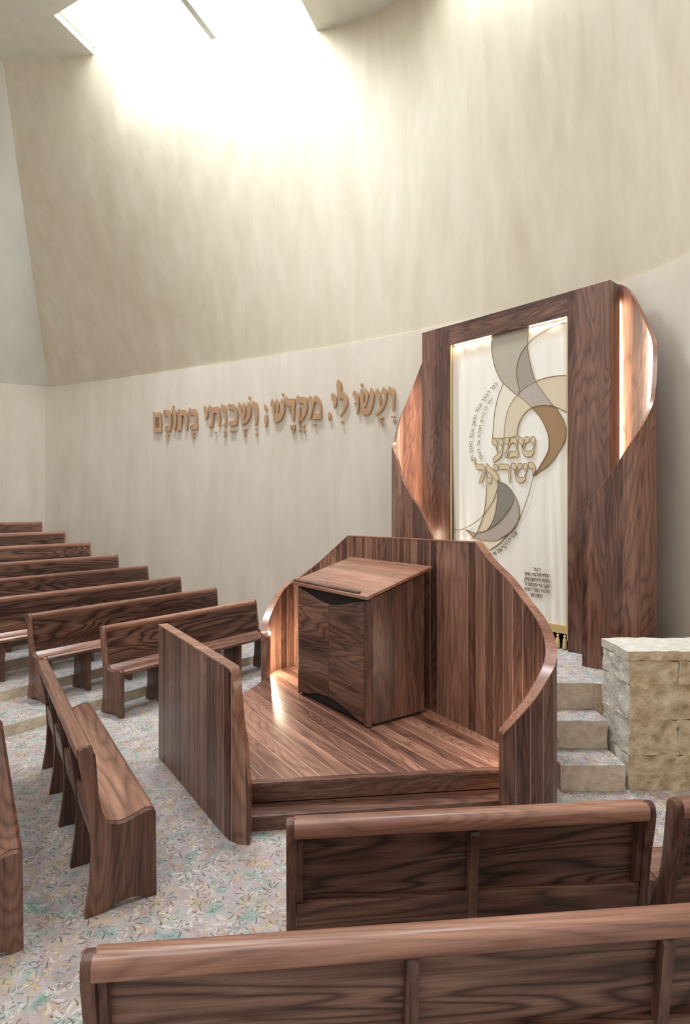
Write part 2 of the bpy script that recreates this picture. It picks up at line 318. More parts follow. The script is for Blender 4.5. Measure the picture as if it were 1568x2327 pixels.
LETTERS = [['final_mem',[[[3.14,4.283],[3.184,4.261],[3.242,4.246],[3.286,4.265],[3.334,4.247],[3.358,4.213],[3.372,3.862],[3.164,3.871]],[[3.198,4.16],[3.312,4.163],[3.319,3.958],[3.208,3.954]]]],['kaf',[[[3.43,4.3],[3.472,4.276],[3.539,4.288],[3.586,4.246],[3.624,4.186],[3.633,4.052],[3.624,3.946],[3.586,3.871],[3.472,3.86],[3.468,3.899],[3.472,3.97],[3.567,3.975],[3.582,4.041],[3.572,4.119],[3.539,4.164],[3.434,4.172],[3.42,4.244]],[[3.544,3.792],[3.537,3.777],[3.52,3.772],[3.503,3.779],[3.496,3.795],[3.503,3.809],[3.52,3.814],[3.537,3.807]],[[3.532,3.707],[3.527,3.697],[3.515,3.693],[3.503,3.698],[3.498,3.709],[3.503,3.72],[3.515,3.724],[3.527,3.719]]]],['vav',[[[3.643,4.301],[3.708,4.275],[3.75,4.226],[3.76,4.141],[3.75,3.973],[3.713,3.863],[3.685,3.907],[3.699,4.047],[3.69,4.139],[3.643,4.178]],[[3.688,4.33],[3.683,4.309],[3.671,4.301],[3.659,4.311],[3.654,4.332],[3.659,4.353],[3.671,4.361],[3.683,4.351]]]],['tav',[[[3.801,4.289],[3.857,4.257],[3.958,4.256],[4.004,4.214],[4.04,4.121],[4.044,3.996],[4.022,3.866],[3.981,3.868],[3.981,4.063],[3.94,4.143],[3.889,4.153],[3.894,4.069],[3.88,3.93],[3.861,3.861],[3.76,3.86],[3.764,3.93],[3.811,3.97],[3.82,4.109],[3.792,4.167]]]],['bet',[[[4.076,4.292],[4.112,4.251],[4.211,4.254],[4.256,4.202],[4.274,4.077],[4.251,3.983],[4.287,3.96],[4.274,3.864],[4.09,3.862],[4.094,3.931],[4.148,3.955],[4.211,3.971],[4.224,4.081],[4.202,4.138],[4.058,4.148],[4.058,4.217]],[[4.149,4.155],[4.144,4.147],[4.133,4.144],[4.122,4.148],[4.117,4.158],[4.122,4.166],[4.133,4.169],[4.144,4.164]],[[4.139,3.81],[4.211,3.806],[4.207,3.775],[4.139,3.779]],[[4.198,3.714],[4.192,3.697],[4.18,3.69],[4.167,3.698],[4.162,3.716],[4.167,3.732],[4.18,3.739],[4.192,3.731]]]],['yod',[[[4.438,4.302],[4.492,4.26],[4.534,4.189],[4.529,4.106],[4.492,4.025],[4.47,4.043],[4.486,4.117],[4.443,4.171],[4.432,4.222]]]],['tav',[[[4.567,4.3],[4.593,4.26],[4.673,4.25],[4.758,4.26],[4.805,4.21],[4.821,4.11],[4.826,4.027],[4.815,3.879],[4.784,3.885],[4.773,4.03],[4.747,4.14],[4.673,4.146],[4.662,4.021],[4.641,3.906],[4.615,3.875],[4.545,3.871],[4.556,3.92],[4.599,3.967],[4.609,4.042],[4.625,4.182],[4.545,4.205],[4.545,4.255]],[[4.731,3.776],[4.724,3.764],[4.708,3.759],[4.692,3.765],[4.685,3.779],[4.692,3.791],[4.708,3.796],[4.724,3.789]]]],['nun',[[[4.857,4.297],[4.894,4.261],[4.93,4.266],[4.956,4.207],[4.965,4.083],[4.965,3.877],[4.868,3.875],[4.925,3.954],[4.941,4.052],[4.92,4.16],[4.842,4.183],[4.836,4.241]],[[4.894,3.787],[4.961,3.787],[4.961,3.767],[4.894,3.766]],[[4.947,3.706],[4.941,3.692],[4.928,3.686],[4.915,3.693],[4.909,3.708],[4.915,3.722],[4.928,3.727],[4.941,3.721]]]],['kaf',[[[5.029,4.291],[5.059,4.268],[5.111,4.272],[5.162,4.24],[5.208,4.171],[5.223,4.064],[5.213,3.919],[5.187,3.88],[5.039,3.874],[5.018,3.931],[5.039,3.963],[5.131,3.973],[5.172,4.011],[5.162,4.142],[5.111,4.17],[4.998,4.183],[4.998,4.253]],[[5.039,3.803],[5.167,3.799],[5.172,3.771],[5.044,3.774]]]],['shin',[[[5.253,4.293],[5.309,4.212],[5.324,4.138],[5.329,4.073],[5.344,4.185],[5.329,4.218],[5.359,4.28],[5.404,4.212],[5.404,4.131],[5.379,4.02],[5.359,3.949],[5.424,4.017],[5.464,4.143],[5.424,4.17],[5.454,4.281],[5.509,4.212],[5.524,4.122],[5.494,4.004],[5.434,3.92],[5.314,3.871],[5.299,3.953],[5.294,4.116],[5.274,4.174],[5.218,4.186]],[[5.506,4.348],[5.5,4.326],[5.484,4.318],[5.469,4.329],[5.462,4.352],[5.469,4.374],[5.484,4.382],[5.5,4.372]],[[5.329,3.789],[5.419,3.804],[5.414,3.772],[5.334,3.775]],[[5.4,3.745],[5.396,3.732],[5.384,3.728],[5.373,3.734],[5.368,3.747],[5.373,3.759],[5.384,3.763],[5.396,3.758]],[[5.403,3.696],[5.396,3.686],[5.379,3.683],[5.362,3.688],[5.355,3.699],[5.362,3.709],[5.379,3.712],[5.396,3.707]]]],['vav',[[[5.558,4.296],[5.593,4.257],[5.633,4.262],[5.662,4.199],[5.667,4.063],[5.657,3.929],[5.633,3.855],[5.603,3.845],[5.608,4.004],[5.608,4.132],[5.593,4.157],[5.529,4.17],[5.539,4.225]],[[5.649,3.782],[5.643,3.77],[5.628,3.766],[5.612,3.772],[5.606,3.784],[5.612,3.796],[5.628,3.801],[5.643,3.795]],[[5.659,3.689],[5.653,3.672],[5.638,3.665],[5.622,3.674],[5.616,3.692],[5.622,3.71],[5.638,3.716],[5.653,3.708]]]],['semicolon',[[[5.809,4.219],[5.857,4.168],[5.869,4.119],[5.847,4.085],[5.814,4.124]],[[5.818,4.012],[5.857,4.014],[5.881,3.961],[5.871,3.882],[5.838,3.798],[5.823,3.799],[5.838,3.853],[5.814,3.878]]]],['shin',[[[5.979,4.291],[6.024,4.221],[6.038,4.154],[6.033,4.051],[6.051,4.013],[6.091,4.12],[6.047,4.182],[6.051,4.226],[6.078,4.29],[6.127,4.205],[6.123,4.118],[6.096,4.017],[6.149,4.042],[6.202,4.14],[6.158,4.18],[6.162,4.224],[6.18,4.281],[6.229,4.24],[6.251,4.18],[6.237,4.05],[6.193,3.944],[6.149,3.896],[6.06,3.869],[6.015,3.884],[5.997,4.01],[5.97,4.159],[5.943,4.176],[5.948,4.227]],[[6.226,4.342],[6.22,4.322],[6.207,4.315],[6.193,4.324],[6.187,4.346],[6.193,4.366],[6.207,4.373],[6.22,4.363]]]],['dalet',[[[6.273,4.316],[6.308,4.262],[6.422,4.259],[6.465,4.248],[6.461,4.133],[6.444,4.12],[6.444,4.005],[6.431,3.862],[6.404,3.878],[6.387,3.995],[6.387,4.125],[6.264,4.164],[6.259,4.252]],[[6.373,4.079],[6.367,4.065],[6.351,4.061],[6.336,4.068],[6.33,4.083],[6.336,4.096],[6.351,4.101],[6.367,4.094]],[[6.356,3.806],[6.47,3.805],[6.465,3.784],[6.356,3.788]],[[6.397,3.749],[6.392,3.734],[6.38,3.728],[6.367,3.735],[6.362,3.751],[6.367,3.766],[6.38,3.771],[6.392,3.764]],[[6.465,3.751],[6.46,3.735],[6.448,3.729],[6.436,3.737],[6.431,3.754],[6.436,3.77],[6.448,3.776],[6.46,3.768]],[[6.409,3.784],[6.439,3.782],[6.431,3.664],[6.413,3.665]]]],['qof',[[[6.504,4.309],[6.543,4.273],[6.68,4.26],[6.707,4.212],[6.711,4.098],[6.689,3.986],[6.591,3.854],[6.565,3.866],[6.578,3.916],[6.633,4.004],[6.655,4.088],[6.633,4.154],[6.612,4.163],[6.517,4.175],[6.487,4.196],[6.487,4.253]],[[6.513,4.107],[6.565,4.103],[6.565,3.938],[6.552,3.796],[6.513,3.806]],[[6.573,3.773],[6.568,3.759],[6.554,3.754],[6.541,3.761],[6.536,3.775],[6.541,3.789],[6.554,3.794],[6.568,3.787]],[[6.655,3.767],[6.65,3.754],[6.638,3.75],[6.626,3.756],[6.621,3.77],[6.626,3.782],[6.638,3.787],[6.65,3.781]],[[6.571,3.698],[6.565,3.678],[6.552,3.67],[6.538,3.68],[6.533,3.7],[6.538,3.72],[6.552,3.728],[6.565,3.718]],[[6.662,3.685],[6.656,3.665],[6.642,3.658],[6.627,3.667],[6.621,3.687],[6.627,3.707],[6.642,3.715],[6.656,3.705]]]],['mem',[[[6.767,4.281],[6.805,4.238],[6.818,4.201],[6.852,4.248],[6.873,4.27],[6.927,4.24],[6.973,4.173],[6.99,4.073],[6.986,3.863],[6.826,3.868],[6.83,3.96],[6.953,3.961],[6.948,4.077],[6.936,4.127],[6.894,4.159],[6.86,4.169],[6.83,4.059],[6.801,3.948],[6.784,3.886],[6.741,3.861],[6.758,3.952],[6.784,4.063],[6.775,4.149],[6.728,4.188],[6.728,4.231]],[[6.883,3.783],[6.875,3.774],[6.856,3.771],[6.837,3.776],[6.829,3.787],[6.837,3.796],[6.856,3.799],[6.875,3.794]]]],['comma',[[[7.156,3.969],[7.185,3.926],[7.176,3.87],[7.147,3.824],[7.127,3.833],[7.132,3.898],[7.127,3.947]]]],['yod',[[[7.205,4.28],[7.262,4.242],[7.3,4.173],[7.295,4.094],[7.272,4.039],[7.248,4.025],[7.238,4.058],[7.238,4.123],[7.195,4.167],[7.19,4.233]]]],['lamed',[[[7.32,4.485],[7.377,4.446],[7.377,4.266],[7.444,4.259],[7.486,4.211],[7.51,4.137],[7.496,4.043],[7.444,3.952],[7.373,3.862],[7.358,3.887],[7.406,3.971],[7.434,4.049],[7.444,4.127],[7.425,4.157],[7.31,4.169],[7.306,4.269],[7.295,4.415]],[[7.417,3.783],[7.411,3.767],[7.395,3.762],[7.378,3.77],[7.372,3.786],[7.378,3.801],[7.395,3.807],[7.411,3.799]]]],['vav',[[[7.637,4.274],[7.688,4.229],[7.72,4.163],[7.725,4.053],[7.715,3.944],[7.697,3.875],[7.678,3.9],[7.688,4.017],[7.683,4.104],[7.66,4.161],[7.604,4.183],[7.613,4.245]],[[7.67,4.062],[7.663,4.054],[7.646,4.052],[7.629,4.057],[7.622,4.067],[7.629,4.075],[7.646,4.077],[7.663,4.072]]]],['shin',[[[7.766,4.284],[7.803,4.217],[7.816,4.161],[7.807,4.045],[7.854,4.087],[7.872,4.148],[7.826,4.176],[7.83,4.222],[7.848,4.282],[7.899,4.207],[7.899,4.137],[7.867,4.039],[7.826,3.965],[7.89,3.959],[7.936,4.032],[7.967,4.145],[7.927,4.157],[7.931,4.227],[7.945,4.287],[8.003,4.211],[8.008,4.141],[7.981,4.012],[7.936,3.901],[7.899,3.857],[7.816,3.864],[7.771,3.892],[7.757,4.034],[7.739,4.169],[7.734,4.209]],[[7.795,4.339],[7.79,4.315],[7.775,4.306],[7.761,4.318],[7.755,4.344],[7.761,4.368],[7.775,4.377],[7.79,4.365]]]],['ayin',[[[8.062,4.262],[8.107,4.2],[8.125,4.106],[8.129,3.967],[8.174,4.039],[8.196,4.144],[8.138,4.166],[8.147,4.218],[8.174,4.272],[8.231,4.216],[8.24,4.139],[8.213,4.012],[8.16,3.918],[8.053,3.821],[8.021,3.854],[8.088,3.917],[8.097,3.986],[8.08,4.08],[8.071,4.142],[8.03,4.162],[8.039,4.222]],[[8.088,3.787],[8.174,3.803],[8.174,3.78],[8.097,3.767]],[[8.152,3.739],[8.145,3.729],[8.129,3.726],[8.113,3.732],[8.105,3.743],[8.113,3.754],[8.129,3.757],[8.145,3.751]],[[8.161,3.685],[8.157,3.669],[8.147,3.663],[8.137,3.671],[8.133,3.687],[8.137,3.703],[8.147,3.709],[8.157,3.702]]]],['vav',[[[8.275,4.272],[8.292,4.243],[8.354,4.236],[8.375,4.185],[8.371,4.019],[8.371,3.914],[8.354,3.87],[8.327,3.888],[8.327,4.024],[8.323,4.138],[8.257,4.156],[8.262,4.228]],[[8.31,3.802],[8.375,3.8],[8.371,3.77],[8.314,3.783]],[[8.386,3.716],[8.38,3.695],[8.367,3.688],[8.353,3.698],[8.347,3.719],[8.353,3.74],[8.367,3.748],[8.38,3.738]]]]]
APPL = {'grey': [[0.636,4.644],[0.633,4.463],[0.676,4.233],[0.756,4.057],[0.809,3.986],[0.913,3.884],[1.009,3.803],[1.04,3.865],[1.009,3.983],[1.0,4.131],[1.04,4.281],[1.146,4.411],[1.158,4.525],[1.176,4.638]],'dark_grey': [[1.146,4.411],[1.04,4.281],[1.0,4.131],[1.009,3.983],[1.04,3.832],[1.127,3.886],[1.243,3.957],[1.17,4.234]],'mauve': [[1.009,3.803],[1.127,3.886],[1.243,3.957],[1.344,3.81],[1.483,3.618],[1.367,3.633],[1.213,3.625],[1.065,3.761]],'tan_right': [[1.243,3.957],[1.367,3.958],[1.518,3.961],[1.652,3.949],[1.652,3.517],[1.518,3.592],[1.483,3.618],[1.344,3.81]],'cream': [[0.809,3.98],[0.913,3.884],[1.009,3.803],[0.913,3.702],[0.862,3.583],[0.829,3.449],[0.816,3.278],[0.649,3.304],[0.663,3.49],[0.69,3.673],[0.743,3.851]],'tan': [[1.009,3.803],[1.115,3.721],[1.213,3.625],[1.103,3.555],[1.028,3.44],[1.002,3.296],[0.816,3.278],[0.829,3.449],[0.862,3.583],[0.913,3.702]],'brown': [[1.213,3.625],[1.367,3.633],[1.518,3.592],[1.54,3.557],[1.608,3.443],[1.646,3.312],[1.63,3.176],[1.552,3.034],[1.426,2.902],[1.237,2.78],[1.344,2.939],[1.426,3.085],[1.432,3.225],[1.391,3.359],[1.308,3.509]],'mauve_low': [[0.964,2.558],[1.028,2.411],[1.034,2.276],[0.977,2.14],[0.862,2.034],[0.703,1.964],[0.54,1.957],[0.385,1.981],[0.27,2.061],[0.226,2.096],[0.385,2.053],[0.54,2.081],[0.703,2.167],[0.836,2.285],[0.926,2.411],[0.958,2.49]],'olive': [[0.73,2.73],[0.849,2.686],[0.926,2.604],[0.964,2.547],[0.958,2.49],[0.926,2.411],[0.809,2.285],[0.703,2.179],[0.567,2.1],[0.636,2.189],[0.69,2.33],[0.719,2.516]],'tan_low': [[0.554,2.694],[0.622,2.833],[0.73,2.747],[0.73,2.73],[0.719,2.516],[0.69,2.33],[0.636,2.189],[0.567,2.1],[0.407,2.059],[0.456,2.162],[0.512,2.305],[0.547,2.518]],'cream_low': [[0.357,1.98],[0.54,1.952],[0.703,1.958],[0.862,2.022],[0.977,2.128],[0.887,2.058],[0.743,1.925],[0.602,1.839],[0.47,1.818],[0.4,1.886]]}
LINES = {'a': [[1.674,4.566],[1.574,4.563],[1.483,4.551],[1.308,4.503],[1.146,4.411],[1.04,4.281],[1.0,4.131],[1.009,3.983],[1.04,3.854]],'b': [[1.652,3.949],[1.518,3.961],[1.367,3.958],[1.243,3.929],[1.127,3.886],[1.009,3.803],[0.913,3.702],[0.862,3.583],[0.829,3.449],[0.816,3.278]],'c': [[1.652,3.517],[1.518,3.592],[1.367,3.633],[1.213,3.625],[1.103,3.555],[1.028,3.44],[1.002,3.296]],'d': [[0.809,3.986],[0.743,3.851],[0.69,3.673],[0.663,3.49],[0.649,3.304]],'e': [[0.636,4.644],[0.633,4.463],[0.676,4.233],[0.756,4.057],[0.809,3.986],[0.913,3.884],[1.009,3.803],[1.115,3.721],[1.2,3.632],[1.308,3.509],[1.391,3.359],[1.432,3.225],[1.426,3.085],[1.344,2.939],[1.237,2.785]],'f': [[1.176,4.638],[1.149,4.416],[1.17,4.234],[1.243,3.968],[1.344,3.81],[1.483,3.618],[1.54,3.557],[1.608,3.443],[1.646,3.312],[1.63,3.176],[1.552,3.034],[1.426,2.902],[1.237,2.78]],'g': [[1.249,2.851],[1.219,2.742],[1.164,2.555],[1.078,2.333],[0.99,2.174],[0.887,2.058],[0.743,1.925],[0.602,1.839]],'h': [[0.719,2.632],[0.663,2.493],[0.54,2.329],[0.4,2.208],[0.256,2.133],[0.153,2.094],[0.009,2.087]],'i': [[0.73,2.73],[0.849,2.686],[0.964,2.558],[1.028,2.411],[1.034,2.276],[0.977,2.14],[0.862,2.034],[0.703,1.964],[0.54,1.957],[0.385,1.981],[0.27,2.061],[0.226,2.096]],'j': [[0.226,2.096],[0.385,2.053],[0.54,2.081],[0.703,2.167],[0.836,2.285],[0.926,2.411],[0.964,2.513]],'k': [[0.73,2.73],[0.719,2.516],[0.69,2.33],[0.636,2.189],[0.567,2.1]],'l': [[0.554,2.694],[0.547,2.518],[0.512,2.305],[0.456,2.162],[0.407,2.059],[0.321,1.966]]}
GLYPHS = [['ayin',[[[0.649,3.3],[0.705,3.272],[0.715,3.244],[0.72,3.162],[0.728,3.095],[0.72,3.101],[0.705,3.183],[0.687,3.208],[0.643,3.221]],[[0.74,3.29],[0.78,3.279],[0.806,3.241],[0.809,3.186],[0.803,3.111],[0.78,3.052],[0.734,3.014],[0.661,2.973],[0.661,3.039],[0.728,3.085],[0.775,3.123],[0.795,3.177],[0.78,3.203],[0.743,3.216]]]],['mem',[[[0.835,3.289],[0.9,3.273],[0.89,3.202],[0.829,3.209]],[[0.923,3.281],[0.984,3.271],[1.006,3.234],[1.009,3.17],[1.009,3.106],[1.026,3.095],[1.02,3.029],[0.945,3.034],[0.886,3.022],[0.903,3.099],[0.99,3.105],[0.993,3.171],[0.979,3.197],[0.951,3.217],[0.917,3.202],[0.892,3.164],[0.861,3.026],[0.838,3.028],[0.838,3.088],[0.878,3.16],[0.903,3.228]]]],['shin',[[[1.028,3.284],[1.094,3.256],[1.091,3.169],[1.064,3.19],[1.031,3.213]],[[1.069,3.188],[1.08,3.145],[1.116,3.101],[1.153,3.091],[1.201,3.095],[1.233,3.124],[1.233,3.182],[1.196,3.204],[1.199,3.262],[1.233,3.268],[1.254,3.247],[1.254,3.175],[1.238,3.071],[1.207,3.024],[1.153,3.018],[1.105,3.036],[1.078,3.087]],[[1.118,3.271],[1.164,3.27],[1.18,3.244],[1.172,3.206],[1.132,3.195],[1.107,3.133],[1.094,3.144],[1.116,3.211]]]],['lamed',[[[0.378,3.065],[0.393,2.974],[0.498,2.968],[0.533,2.925],[0.533,2.831],[0.498,2.749],[0.449,2.709],[0.456,2.786],[0.505,2.844],[0.498,2.891],[0.4,2.902],[0.378,2.969]]]],['alef',[[[0.556,2.973],[0.616,2.924],[0.693,2.854],[0.746,2.786],[0.746,2.755],[0.722,2.731],[0.693,2.747],[0.634,2.816],[0.562,2.875]],[[0.577,2.784],[0.646,2.777],[0.622,2.703],[0.562,2.72],[0.559,2.87]]]],['yod',[[[0.67,2.952],[0.699,2.95],[0.731,2.928],[0.72,2.868],[0.664,2.893]]]],['resh',[[[0.749,2.955],[0.872,2.948],[0.9,2.924],[0.909,2.879],[0.912,2.78],[0.909,2.69],[0.889,2.78],[0.886,2.865],[0.872,2.881],[0.749,2.887]]]],['shin',[[[0.928,2.958],[0.984,2.95],[0.998,2.914],[0.99,2.865],[0.956,2.884],[0.923,2.888]],[[1.023,2.948],[1.067,2.95],[1.08,2.925],[1.069,2.886],[1.034,2.873],[1.006,2.805],[0.995,2.826],[1.017,2.884]],[[0.968,2.871],[0.984,2.826],[1.017,2.776],[1.061,2.764],[1.105,2.777],[1.132,2.82],[1.132,2.864],[1.097,2.88],[1.094,2.939],[1.132,2.944],[1.153,2.921],[1.151,2.873],[1.132,2.81],[1.124,2.742],[1.089,2.704],[1.045,2.701],[1.001,2.727],[0.981,2.777]]]],['yod',[[[1.164,2.954],[1.217,2.951],[1.244,2.926],[1.259,2.848],[1.222,2.768],[1.22,2.816],[1.228,2.874],[1.169,2.881]]]]]
TEXTS = {'arc1': [[0.73,3.998],[0.642,3.912],[0.54,3.821],[0.456,3.714],[0.4,3.613],[0.364,3.473],[0.331,3.284],[0.335,3.139],[0.36,3.018]],'arc2': [[0.656,3.805],[0.56,3.677],[0.512,3.565],[0.477,3.462],[0.456,3.309],[0.46,3.155],[0.498,3.022]],'arc3': [[1.021,2.073],[0.913,1.956],[0.809,1.854],[0.676,1.765]]}
BLK = [[1.308,1.651],[1.237,1.602],[1.443,1.581],[1.109,1.508],[1.443,1.516],[1.443,1.452],[1.443,1.387],[1.332,1.331],[1.2,1.295]]
# ---------------------------------------------------------------- room shell
ZL = 5.05; ZC = 10.0
LEFT = [(-11, 10.3), (-8.4, 11.87), (-7.3, 12.53)]
WL = [Vector((x, y)) for x, y in WALL]
low = [Vector(p) for p in LEFT]+[Vector((-6.62, 12.90))]+WL[1:]
def wallstrip(rows, thick_dir, name, mat):
    """rows = list of polylines (lists of Vector3) from bottom to top, room side; closed at the back"""
    bm = bmesh.new(); G = [[bm.verts.new(v) for v in r] for r in rows]; B = [[bm.verts.new(Vector(v)+thick_dir(v)) for v in r] for r in (rows[0], rows[-1])]
    n = len(rows[0])
    for j in range(len(rows)-1):
        for i in range(n-1): bm.faces.new((G[j][i], G[j][i+1], G[j+1][i+1], G[j+1][i]))
    for i in range(n-1):
        bm.faces.new((B[0][i], B[1][i], B[1][i+1], B[0][i+1]))
        bm.faces.new((G[0][i], B[0][i], B[0][i+1], G[0][i+1])); bm.faces.new((G[-1][i], G[-1][i+1], B[1][i+1], B[1][i]))
    me = finish(bm, 0, 2, .35); return struct(link(name, me, mat))
back = lambda v: Vector((-.1 if v[0] < -5 else .1, .25, 0))
wallstrip([[(p.x, p.y, z) for p in low] for z in (0, 1.7, 3.4, ZL)], back, 'wall_back', M['wall_low'])
CEIL = [(-5.89, 9.99), (-4.9, 9.90), (-3.3, 9.73), (-.45, 9.34), (.95, 8.68), (2.0, 7.75), (2.8, 6.8), (3.1, 6.2), (3.25, 5.7), (3.35, 5.1), (3.4, 4.2), (3.45, 2.2)]
cc = crom([Vector(p) for p in CEIL], 8)
upn = plan_normals([Vector((p.x, p.y)) for p in WL])
rows = []
for f in (0, .25, .5, .75, 1, ):
    rows.append([((p.x-n.x*.03)*(1-f)+c.x*f, (p.y-n.y*.03)*(1-f)+c.y*f, ZL+.0+(ZC-ZL)*f) for p, c, n in zip(WL, cc, upn)])
rows.append([(c.x, c.y, 12.6) for c in cc])
wallstrip(rows, back, 'wall_back_upper', M['wall_up'])
wallstrip([[(-11, 10.3, ZL), (-6.25, 13.17, ZL)], [(-10.3, 7.3, ZC), (-5.5, 10.19, ZC)]], lambda v: Vector((-.15, .2, 0)), 'wall_left', M['ceil'])  # paler plaster puts this wall's stronger light into its colour
# ceiling around the skylight openings
def ceil_piece(poly): return struct(link('ceiling', prism_z(poly, ZC, ZC+.12), M['ceil']))
cL = [tuple(p) for p in cc]
def ccut(x0, x1): return [(x, y) for x, y in cL if x0 < x < x1]
ceil_piece([(-10.3, 7.3), (-10.3, 4.2), (-1.2, 4.2), (-1.2, 7.28), (-4.5, 9.05), (-4.22, 9.83)]+ccut(-5.9, -4.25)[::-1])
ceil_piece([(-1.2, 7.28), (-1.2, 4.2), (3.4, 4.2), (3.35, 5.1), (3.1, 6.2), (2.2, 6.0), (1.0, 7.0), (1.5, 8.22)]+ccut(-.44, 1.49)[::-1]+[(-.45, 9.34)])
def shaft(pts, name):
    bm = bmesh.new()
    for a, b in zip(pts[:-1], pts[1:]):
        d = (Vector(b)-Vector(a)).normalized(); n = Vector((d.y, -d.x))*.05
        q = [a, b, (b[0]+n.x, b[1]+n.y), (a[0]+n.x, a[1]+n.y)]
        v = [bm.verts.new((x, y, z)) for z in (ZC+.12, 12.6) for x, y in q]
        for f in ((0, 1, 5, 4), (1, 2, 6, 5), (2, 3, 7, 6), (3, 0, 4, 7), (0, 3, 2, 1), (4, 5, 6, 7)): bm.faces.new([v[i] for i in f])
    return struct(link(name, finish(bm), M['white']))
shaft([(-.45, 9.34), (-1.2, 7.28), (-4.5, 9.05), (-4.22, 9.83)], 'trim_1')
shaft([(2.9, 6.65), (2.2, 6.0), (1.0, 7.0), (1.5, 8.22)], 'trim_2')
bm = bmesh.new()
def beam(bm, a, b, w, h, z):
    d = (Vector(b)-Vector(a)).normalized(); n = Vector((-d.y, d.x))*w/2
    v = [bm.verts.new((p[0]+s*n.x, p[1]+s*n.y, zz)) for zz in (z, z+h) for p, s in ((a, 1), (b, 1), (b, -1), (a, -1))]
    for f in ((0, 1, 5, 4), (1, 2, 6, 5), (2, 3, 7, 6), (3, 0, 4, 7), (0, 3, 2, 1), (4, 5, 6, 7)): bm.faces.new([v[i] for i in f])
beam(bm, (-2.14, 9.53), (-2.75, 7.95), .09, .08, ZC+.02)
struct(link('window_1', finish(bm), M['steel']))
# ---------------------------------------------------------------- floors
fl = [(-11, -1.5), (3.7, -1.5), (3.7, 2.2)]+[(p.x, p.y) for p in WL[::-1]]+[(-7.3, 12.53), (-11, 10.3)]
struct(link('floor', prism_z(fl, -.1, 0), M['carpet']))
U = Vector((.598, .802)); tz = [0, .12, .24, .38, .53, .73, .92, 1.10]
def cross(p, d, a, b):
    e = b-a; den = d.x*e.y-d.y*e.x
    if abs(den) < 1e-9: return None
    s = ((a.x-p.x)*e.y-(a.y-p.y)*e.x)/den; t = ((a.x-p.x)*d.y-(a.y-p.y)*d.x)/den
    return (s, t) if 0 <= t <= 1 and s > 0 else None
for k in range(1, 8):
    E = Vector((-3.30, 6.41))+Vector((-.70, .46))*(k-1)
    hit = None
    for i in range(len(WL)-1):
        r = cross(E, U, WL[i], WL[i+1])
        if r: hit = (i, E+U*r[0]); break
    st = E-U*(4.6 if k < 2 else 4.2)
    poly = [(st.x, st.y), (hit[1].x, hit[1].y)]+[(p.x, p.y) for p in WL[:hit[0]+1][::-1]]+[(-7.3, 12.53), (-11, 10.3), (-11, st.y)]
    o = struct(link('floor', prism_z(poly, tz[k-1], tz[k]), [M['riser'], M['carpet']]))
    for f in o.data.polygons: f.material_index = 1 if f.normal.z > .5 else 0
# raised stage behind the bimah
SZ = .72
st = [(1.82, 5.58), (2.37, 5.58), (2.40, 5.56), (3.62, 5.56)]+[(p.x, p.y) for p in WL[::-1] if 5.6 < p.y and p.x > .6]+[(.25, 9.33), (.25, 8.4)]
o = struct(link('floor', prism_z(st, 0, SZ), [M['riser'], M['carpet']]))
for f in o.data.polygons: f.material_index = 1 if f.normal.z > .5 else 0
# ---------------------------------------------------------------- stone stairs and parapet
def rough_block(x0, x1, y0, y1, z0, z1, n=18, amp=.012, seed=0, faces=('front',), jagtop=0):
    """block with a hand-cut relief on its faces"""
    from mathutils import noise as mn
    bm = bmesh.new(); nx = max(3, int((x1-x0)*n)); ny = max(2, int((y1-y0)*n)); nz = max(3, int((z1-z0)*n))
    bmesh.ops.create_cube(bm, size=1)
    for v in bm.verts: v.co = Vector((x0+(v.co.x+.5)*(x1-x0), y0+(v.co.y+.5)*(y1-y0), z0+(v.co.z+.5)*(z1-z0)))
    for ax, c in ((0, nx), (1, ny), (2, nz)):
        es = [e for e in bm.edges if abs((e.verts[0].co-e.verts[1].co)[ax]) > 1e-4 and all(abs((e.verts[0].co-e.verts[1].co)[q]) < 1e-4 for q in range(3) if q != ax)]
        bmesh.ops.subdivide_edges(bm, edges=es, cuts=c-1, use_grid_fill=True)
    for v in bm.verts:
        p = v.co*7+Vector((seed, 0, 0)); d = mn.noise_vector(p)*amp+mn.noise_vector(p*2.6)*amp*.8
        if v.co.z <= z0+.001: d.z = 0
        if v.co.z < z1-.001: d.z *= .3
        v.co += d
    return finish(bm, 0, 2, 1.0)
stairs = thing('stone_staircase', 'tan stone steps with carpeted treads climbing between wooden barrier and stone block wall', 'stairs', (1.82, 4.93, 0))
for i, (ya, z0, z1) in enumerate(((4.93, 0, .22), (5.27, .22, .475), (5.572, .475, .715))):
    me = rough_block(0, .545, ya-4.93+.004, 5.575-4.93, z0+.002, z1, 16, .007, i*3)
    o = link('step', me, [M['riser'], M['carpet']], stairs)
    for f in me.polygons: f.material_index = 1 if f.normal.z > .7 else 0
par = thing('stone_parapet', 'low tan wall of rough stone blocks with pale top at right of stairs', 'wall', (2.40, 4.95, 0))
zc = [0, .30, .60, .90, 1.10]
for r in range(4):
    xs = [0, .42, .86, 1.22] if r % 2 else [0, .62, 1.22]
    for i in range(len(xs)-1):
        me = rough_block(xs[i]+.001, xs[i+1]-.001, 0, .50, zc[r]+.001, zc[r+1]-.001, 30, .022, r*7+i)
        o = link('stone_block', me, [M['stone'], M['stonet']], par)
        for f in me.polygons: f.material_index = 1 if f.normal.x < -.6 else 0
me = rough_block(-.01, 1.22, -.01, .51, 1.103, 1.18, 16, .008, 40); link('coping_stone', me, [M['stone'], M['stonet']], par)
for f in me.polygons: f.material_index = 1 if f.normal.z > .4 or f.normal.x < -.5 else 0
